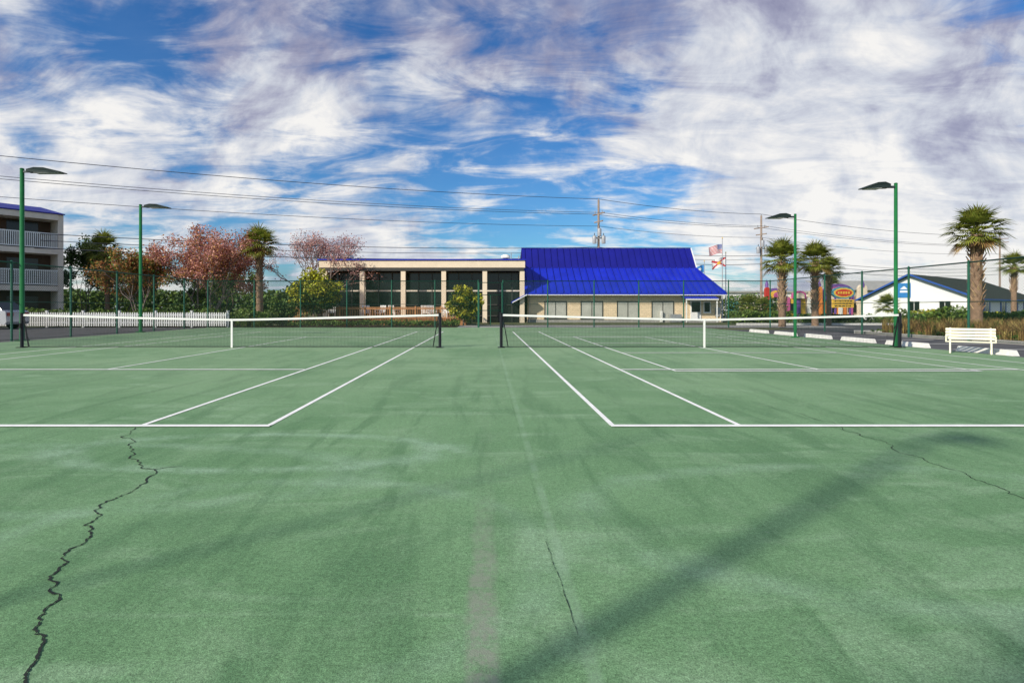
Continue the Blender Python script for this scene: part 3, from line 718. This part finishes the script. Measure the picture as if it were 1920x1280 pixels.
# ------------------------------------------------------------------ vegetation
def palm(x,y,zc,r,trunk=.2,seed=1,boots=True,nf=46,lean=0.0):
    rn=random.Random(seed); e=empty('palm_tree',(x,y,-0.03)); m=MB()
    top=Vector((lean,0,zc-r*.25))
    pts=[];rad=[]
    for i in range(11):
        t=i/10; pts.append((lean*t*t,0,top.z*t)); rad.append(trunk*(1.15-.25*t+(.12 if t>.7 else 0)))
    if zc>2.2:
        m.tube(pts,rad,'palmbark',12)
        if boots:
            z=top.z*(.25 if boots==2 else .55)
            a=0
            while z<top.z-.05:
                t=z/top.z; c=Vector((lean*t*t,0,z)); a+=2.4; rr=trunk*(1.0+.15*(t>.7))
                dr=Vector((math.cos(a),math.sin(a),0)); sd=Vector((-dr.y,dr.x,0))
                up=(dr*.55+Vector((0,0,1))+sd*rn.uniform(-.5,.5)).normalized(); ln_=.20+trunk*.3
                b0=c+dr*rr*.92; tip=b0+up*ln_; wd=.06
                m.poly([b0-sd*wd,b0+sd*wd,tip+sd*.03,tip-sd*.03],'boot'); m.poly([b0+sd*wd,b0+sd*wd*.7-up*.05+dr*.06,tip+sd*.03+dr*.03,tip+sd*.03],'boot')
                z+=.034
        m.obj('trunk',e)
    m=MB(); ga=2.399
    for i in range(nf):
        f=i/nf
        el=math.radians(88-128*f**.9)+rn.uniform(-.12,.12); az=i*ga+rn.uniform(-.2,.2)
        d=Vector((math.cos(el)*math.cos(az),math.cos(el)*math.sin(az),math.sin(el)))
        k='palmdry' if (f>.92 and rn.random()<.6) else 'palmleaf'
        pl=r*rn.uniform(.38,.55); o=top+Vector((0,0,.1)); p1=o+d*pl*.5+Vector((0,0,.03)); p2=o+d*pl-Vector((0,0,pl*.05))
        m.tube([o,p1,p2],[.02,.016,.012],k,3,False)
        side=d.cross(Vector((0,0,1))); 
        if side.length<.1: side=Vector((1,0,0))
        side.normalize(); nrm=side.cross(d).normalized()
        fl=r*rn.uniform(.5,.68); nl=17
        for q in range(nl):
            a=(q-(nl-1)/2)/((nl-1)/2)*1.35
            ld=(d*math.cos(a)+side*math.sin(a)+nrm*(.25*abs(math.sin(a)))).normalized()
            l=fl*(1-.25*abs(a)/1.35)*rn.uniform(.85,1.1)
            q1=p2+ld*l*.5; q2=q1+(ld+Vector((0,0,-.55-.2*rn.random()))).normalized()*l*.5
            wv=(ld.cross(nrm)).normalized()*(.028*r/1.5+.006)
            m.poly([p2-wv*.4,q1-wv,q1+wv,p2+wv*.4],k); m.poly([q1-wv,q2,q1+wv],k)
    m.obj('crown',e)
palm(22.7,26,5.05,1.45,.22,1,boots=2,nf=52)
palm(20.0,38,4.85,1.75,.21,2,boots=2); palm(23.4,40,4.95,1.65,.20,3,boots=2); palm(25.6,42,4.4,1.3,.16,4)
palm(-17.9,44,6.55,1.85,.24,5,boots=1,nf=50); palm(-31.2,46,6.4,1.75,.16,6,nf=40,lean=-.3)
palm(32.1,45,1.6,1.25,.1,7,nf=32); palm(24.2,52,1.7,1.35,.12,8,nf=34); palm(26,53,1.5,1.2,.12,9,nf=30)
palm(47.0,50,5.3,1.5,.2,10,nf=40); palm(50.5,82,4.9,1.6,.2,11,nf=34)
palm(-4.0,-4.2,5.0,1.35,.2,14,nf=40)  # out-of-view palm behind the camera, added to shade the near right court corner

def bush(name,c,rad,n,size,k,seed,clumps=26,core='leafdark',k2=None):
    rn=random.Random(seed); m=MB(); c=Vector(c)
    cs=[]
    for i in range(clumps):
        d=Vector((rn.gauss(0,1),rn.gauss(0,1),rn.gauss(0,1))).normalized(); q=rn.uniform(.45,.92)
        cs.append((Vector((d.x*rad[0]*q,d.y*rad[1]*q,d.z*rad[2]*q)),rn.uniform(.22,.42)*min(rad)*1.2))
    for i in range(n):
        if rn.random()<.2:
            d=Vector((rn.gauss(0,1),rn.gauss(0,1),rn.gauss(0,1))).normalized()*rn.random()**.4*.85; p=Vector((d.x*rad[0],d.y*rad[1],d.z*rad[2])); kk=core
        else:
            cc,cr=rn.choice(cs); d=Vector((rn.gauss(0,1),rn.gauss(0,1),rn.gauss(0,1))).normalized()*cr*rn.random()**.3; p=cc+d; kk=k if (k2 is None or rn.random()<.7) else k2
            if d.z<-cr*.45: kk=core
        p=c+p
        if p.z<0: p.z=rn.uniform(0,.2)
        m.leaf(p,size,kk,rn)
    m.tube([(c.x,c.y,-.03),(c.x,c.y,max(.1,c.z))],[.08,.05],'bark',6)
    return m.obj(name)
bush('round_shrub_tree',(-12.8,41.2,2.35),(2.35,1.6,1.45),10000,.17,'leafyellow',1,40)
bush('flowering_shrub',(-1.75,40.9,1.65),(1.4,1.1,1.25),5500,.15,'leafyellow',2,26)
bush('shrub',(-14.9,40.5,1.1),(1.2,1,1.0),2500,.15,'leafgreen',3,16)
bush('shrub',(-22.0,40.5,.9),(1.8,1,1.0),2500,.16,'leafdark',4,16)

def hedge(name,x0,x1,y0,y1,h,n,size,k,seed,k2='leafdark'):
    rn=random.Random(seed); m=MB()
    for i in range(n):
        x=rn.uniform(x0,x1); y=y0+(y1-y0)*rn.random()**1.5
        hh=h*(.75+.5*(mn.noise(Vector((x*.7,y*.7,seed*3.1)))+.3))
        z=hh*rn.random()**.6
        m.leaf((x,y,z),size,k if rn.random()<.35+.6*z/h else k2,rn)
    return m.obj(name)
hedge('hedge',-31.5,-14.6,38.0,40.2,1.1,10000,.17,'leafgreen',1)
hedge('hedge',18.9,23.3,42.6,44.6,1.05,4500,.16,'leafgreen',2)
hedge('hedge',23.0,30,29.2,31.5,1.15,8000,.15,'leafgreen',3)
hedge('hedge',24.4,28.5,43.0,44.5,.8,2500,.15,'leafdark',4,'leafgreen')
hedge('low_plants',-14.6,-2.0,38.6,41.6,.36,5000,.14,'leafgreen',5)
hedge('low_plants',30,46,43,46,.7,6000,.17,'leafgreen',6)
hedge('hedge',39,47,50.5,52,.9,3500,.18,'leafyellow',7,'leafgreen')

def grasses(name,x0,x1,y0,y1,n,h,seed,k='reedgrass'):
    rn=random.Random(seed); m=MB()
    for i in range(n):
        cx=rn.uniform(x0,x1); cy=rn.uniform(y0,y1); hh=h*rn.uniform(.6,1.15)
        kk=k if rn.random()<.75 else 'leafgreen'
        for j in range(46):
            a=rn.uniform(0,6.28); sp=rn.uniform(.1,.6)*hh; z=hh*rn.uniform(.6,1.0); w=.012
            p=Vector((cx+rn.gauss(0,.07),cy+rn.gauss(0,.07),-.02)); q=p+Vector((math.cos(a)*sp*.35,math.sin(a)*sp*.35,z*.7)); t=p+Vector((math.cos(a)*sp,math.sin(a)*sp,z))
            sd=Vector((-math.sin(a),math.cos(a),0))*w
            m.poly([p-sd,p+sd,q+sd,q-sd],kk); m.poly([q-sd,q+sd,t],kk)
    return m.obj(name)
grasses('ornamental_grass',19.0,26.5,20.0,28.0,240,.85,1)
grasses('ornamental_grass',-30,-15,37.4,38.2,60,.6,2,'leafgreen')
hedge('ground_cover',19,24,16,28,.25,5000,.12,'leafgreen',12)

def tree(name,x,y,h,spread,k,nleaf,seed,bark='bark',stems=5,lsize=.15,k2=None,z0=.15,depth=4,fill=.22,round_=0.0):
    rn=random.Random(seed); e=empty(name,(x,y,-.03)); m=MB(); tips=[]
    def grow(p,d,l,r,dep):
        q=p+d*l; mid=p+d*l*.5+Vector((rn.gauss(0,1),rn.gauss(0,1),0))*l*.05
        m.tube([p,mid,q],[r,r*.85,r*.68],bark,6 if dep>2 else 4,False)
        if dep<=2: tips.append((mid,l*.6))
        if dep==0: tips.append((q,l)); return
        for i in range(3 if dep>1 else 2+(rn.random()<.6)):
            nd=(d+Vector((rn.gauss(0,.42),rn.gauss(0,.42),rn.gauss(.05,.28)))).normalized()
            if nd.z<.05: nd.z=.1; nd.normalize()
            grow(q,nd,l*rn.uniform(.6,.85),r*.62,dep-1)
    total=h*.36
    for i in range(stems):
        a=i*6.28/stems+rn.uniform(-.4,.4); o=spread/h*rn.uniform(.25,.62)
        d=Vector((math.cos(a)*o,math.sin(a)*o,1)).normalized()
        grow(Vector((math.cos(a)*.12,math.sin(a)*.12,0)),d,total*rn.uniform(.8,1.05),.085*h/7,depth)
    zs=sorted(t[0].z for t in tips); zmax=zs[int(len(zs)*.985)]; sc=h/zmax
    xs=sorted(abs(t[0].x) for t in tips); xm=xs[int(len(xs)*.96)]; sx=(spread/2)/xm
    def W(v): return (v[0]*sx,v[1]*sx,min(v[2]*sc,h*1.03))
    m.v=[W(v) for v in m.v]
    m.obj('trunk_and_limbs',e); m=MB(); per=max(1,nleaf//len(tips))
    for p,l in tips:
        p=Vector(W(p))
        if p.z<h*.3 and rn.random()<.8: continue
        for j in range(per):
            kk=k if (k2 is None or rn.random()<.65) else k2
            m.leaf(p+Vector((rn.gauss(0,fill),rn.gauss(0,fill),rn.gauss(0,fill*.8))),lsize,kk,rn)
    m.obj('foliage',e)
tree('crepe_myrtle_tree',-22.6,45.5,7.3,8.0,'leafpink',24000,11,'greybark',6,.15,'leafrust',fill=.26)
tree('crepe_myrtle_tree',-15.0,50.5,7.8,8.0,'leafmauve',9000,12,'greybark',6,.12,'leafpink',fill=.24)
tree('red_maple_tree',-26.9,43.0,5.4,5.0,'leafrust',12000,13,'greybark',4,.16,'leafgreen')
tree('oak_tree',-31.5,48.5,5.0,5.5,'leafdark',8000,14,'bark',4,.18,'leafgreen')
tree('pine_tree',-37.0,51.5,7.4,4.6,'leafdark',10000,15,'bark',3,.18)
tree('oak_tree',-24.5,52,5.0,6.5,'leafgreen',8000,16,'bark',4,.18,'leafdark')
rn=random.Random(50); m=MB()
def belt(x0,x1,y,h,n,size,ka,kb,seed):
    for i in range(n):
        x=rn.uniform(x0,x1); prof=h*(.7+.55*mn.noise(Vector((x*.13,seed,0)))+.25*mn.noise(Vector((x*.6,seed,3))))
        z=prof*rn.random()**.7
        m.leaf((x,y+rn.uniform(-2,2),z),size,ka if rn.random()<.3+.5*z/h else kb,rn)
belt(-75,-12,62,4.6,18000,.40,'leafgreen','leafdark',1)
belt(-140,140,150,7.0,13000,1.0,'leafgreen','leafdark',2)
belt(28,40,76,3.4,3500,.3,'leafgreen','leafdark',3)
belt(60,110,88,4.2,7000,.4,'leafgreen','leafdark',4)
m.obj('distant_trees')

# ------------------------------------------------------------------ world sky
SUN_EL=math.radians(31); SUN_AZ=math.atan2(-0.766,-0.643)
w=bpy.data.worlds.new('World'); scene.world=w; w.use_nodes=True
N=w.node_tree.nodes; L=w.node_tree.links; bg=N['Background']
STR=0.10; bg.inputs['Strength'].default_value=STR
sky=N.new('ShaderNodeTexSky'); sky.sky_type='NISHITA'; sky.sun_disc=False; sky.sun_elevation=SUN_EL; sky.sun_rotation=SUN_AZ%(2*math.pi)
tc=N.new('ShaderNodeTexCoord')
def Mt(op,a,b=None,clamp=False):
    n=N.new('ShaderNodeMath'); n.operation=op; n.use_clamp=clamp
    for i,v in enumerate((a,b)):
        if v is None: continue
        if isinstance(v,(int,float)): n.inputs[i].default_value=v
        else: L.new(v,n.inputs[i])
    return n.outputs[0]
def VM(op,a,b=None,sc=None):
    n=N.new('ShaderNodeVectorMath'); n.operation=op
    for i,v in enumerate((a,b)):
        if v is None: continue
        if isinstance(v,(tuple,Vector)): n.inputs[i].default_value=tuple(v)
        else: L.new(v,n.inputs[i])
    if sc is not None: n.inputs['Scale'].default_value=sc
    return n
def MR(v,a,b,c,d,sm='SMOOTHSTEP'):
    n=N.new('ShaderNodeMapRange'); n.interpolation_type=sm; L.new(v,n.inputs['Value'])
    for k,x in zip(('From Min','From Max','To Min','To Max'),(a,b,c,d)): n.inputs[k].default_value=x
    return n.outputs[0]
D=VM('NORMALIZE',tc.outputs['Generated']).outputs[0]
sp=N.new('ShaderNodeSeparateXYZ'); L.new(D,sp.inputs[0])
zz=Mt('ADD',Mt('MAXIMUM',sp.outputs['Z'],0.0),0.20)
cb=N.new('ShaderNodeCombineXYZ'); L.new(Mt('DIVIDE',sp.outputs['X'],zz),cb.inputs[0]); L.new(Mt('DIVIDE',sp.outputs['Y'],zz),cb.inputs[1])
def NZ(vec,scale,detail=7,rough=.58,dist=0,sx=1,sy=1,rot=0,off=(0,0,0)):
    mp=N.new('ShaderNodeMapping'); mp.inputs['Scale'].default_value=(sx,sy,1); mp.inputs['Rotation'].default_value=(0,0,rot); mp.inputs['Location'].default_value=off
    L.new(vec,mp.inputs['Vector']); n=N.new('ShaderNodeTexNoise'); L.new(mp.outputs[0],n.inputs['Vector'])
    n.inputs['Scale'].default_value=scale; n.inputs['Detail'].default_value=detail; n.inputs['Roughness'].default_value=rough; n.inputs['Distortion'].default_value=dist
    return n
n1=NZ(cb.outputs[0],1.5,8,.60,.5,1.0,1.5,.45,(3,1,0))
n2=NZ(cb.outputs[0],4.0,8,.60,.8,.7,1.4,.5,(7,2,0))
wn=NZ(D,3.4,6,.60,0)
warp=VM('SCALE',VM('SUBTRACT',wn.outputs['Color'],(.5,.5,.5)).outputs[0],sc=.50).outputs[0]
DW=VM('ADD',D,warp).outputs[0]
def blob(px,py,r,wt):
    v=Vector(((px-914)/1050,1,(577-py)/1050)).normalized()
    d=VM('DISTANCE',DW,v).outputs['Value']; return MR(d,0,r,wt,0)
dens=Mt('ADD',Mt('MULTIPLY',n1.outputs['Fac'],.52),Mt('MULTIPLY',n2.outputs['Fac'],.48))
for b in ((290,120,.20,-.15),(30,60,.16,-.03),(700,250,.22,-.06),(1130,140,.10,-.13),(760,350,.18,-.11),(1050,365,.22,-.16),(1330,365,.20,-.14),(1020,10,.16,-.05),(620,20,.14,-.03),(200,430,.12,-.08),(560,330,.12,-.07),(880,200,.14,-.04),
          (480,220,.20,.14),(1350,190,.34,.10),(1700,230,.42,.14),(110,130,.22,.14),(300,375,.20,.12),(720,430,.20,.17),(1500,50,.3,.09),(1780,400,.25,.14),(1100,270,.18,.10),(1500,470,.25,.08),(450,40,.2,.11),(820,90,.2,.09),(60,330,.2,.1)):
    dens=Mt('ADD',dens,blob(*b))
cov=MR(dens,.40,.61,0.04,.97)
haze=MR(sp.outputs['Z'],0,.10,.55,0)
cov=Mt('MAXIMUM',cov,haze)
n3=NZ(D,3.2,8,.58,.9,1,1,0,(2,5,1))
n4=NZ(D,7.5,8,.60,.6,.8,1.5,.4,(1,9,0))
el=MR(sp.outputs['Z'],.05,.50,0,1,'LINEAR')
shade=Mt('ADD',Mt('MULTIPLY',el,.42),Mt('MULTIPLY',Mt('SUBTRACT',n3.outputs['Fac'],.5),1.5))
shade=Mt('ADD',shade,Mt('MULTIPLY',Mt('SUBTRACT',n4.outputs['Fac'],.5),1.5))
shade=Mt('ADD',shade,Mt('MULTIPLY',Mt('SUBTRACT',n2.outputs['Fac'],.5),-1.0))
shade=Mt('ADD',shade,.10)
rp=N.new('ShaderNodeValToRGB'); cr=rp.color_ramp
cr.elements[0].position=0.0; cr.elements[0].color=(.95,.93,.90,1)
cr.elements[1].position=1.0; cr.elements[1].color=(.20,.20,.34,1)
e_=cr.elements.new(.3); e_.color=(.65,.68,.75,1); e_=cr.elements.new(.6); e_.color=(.38,.39,.52,1)
L.new(shade,rp.inputs['Fac'])
cl=VM('SCALE',rp.outputs['Color'],sc=1/STR).outputs[0]
hs=N.new('ShaderNodeHueSaturation'); hs.inputs['Saturation'].default_value=1.35; hs.inputs['Value'].default_value=1.0; L.new(sky.outputs[0],hs.inputs['Color'])
tint=VM('MULTIPLY',hs.outputs[0],(.46,.92,1.28)).outputs[0]
mx=N.new('ShaderNodeMix'); mx.data_type='RGBA'; L.new(cov,mx.inputs[0]); L.new(tint,mx.inputs[6]); L.new(cl,mx.inputs[7])
L.new(mx.outputs[2],bg.inputs['Color'])

sd=bpy.data.lights.new('sun','SUN'); so=bpy.data.objects.new('sun',sd); scene.collection.objects.link(so)
sd.energy=5.0; sd.angle=math.radians(1.6); sd.color=(1.0,.92,.79)
dirv=Vector((.766*math.cos(SUN_EL),.643*math.cos(SUN_EL),-math.sin(SUN_EL)))
so.rotation_euler=dirv.to_track_quat('-Z','Y').to_euler(); so.location=(-20,-20,30)

cd=bpy.data.cameras.new('camera'); co=bpy.data.objects.new('camera',cd); scene.collection.objects.link(co)
cd.sensor_width=36; cd.lens=36*1050/1920; cd.shift_x=46/1920; cd.shift_y=-63/1920; cd.clip_end=5000; cd.clip_start=.05
co.location=(0,0,1.27); co.rotation_euler=(math.radians(90),0,0)
scene.camera=co
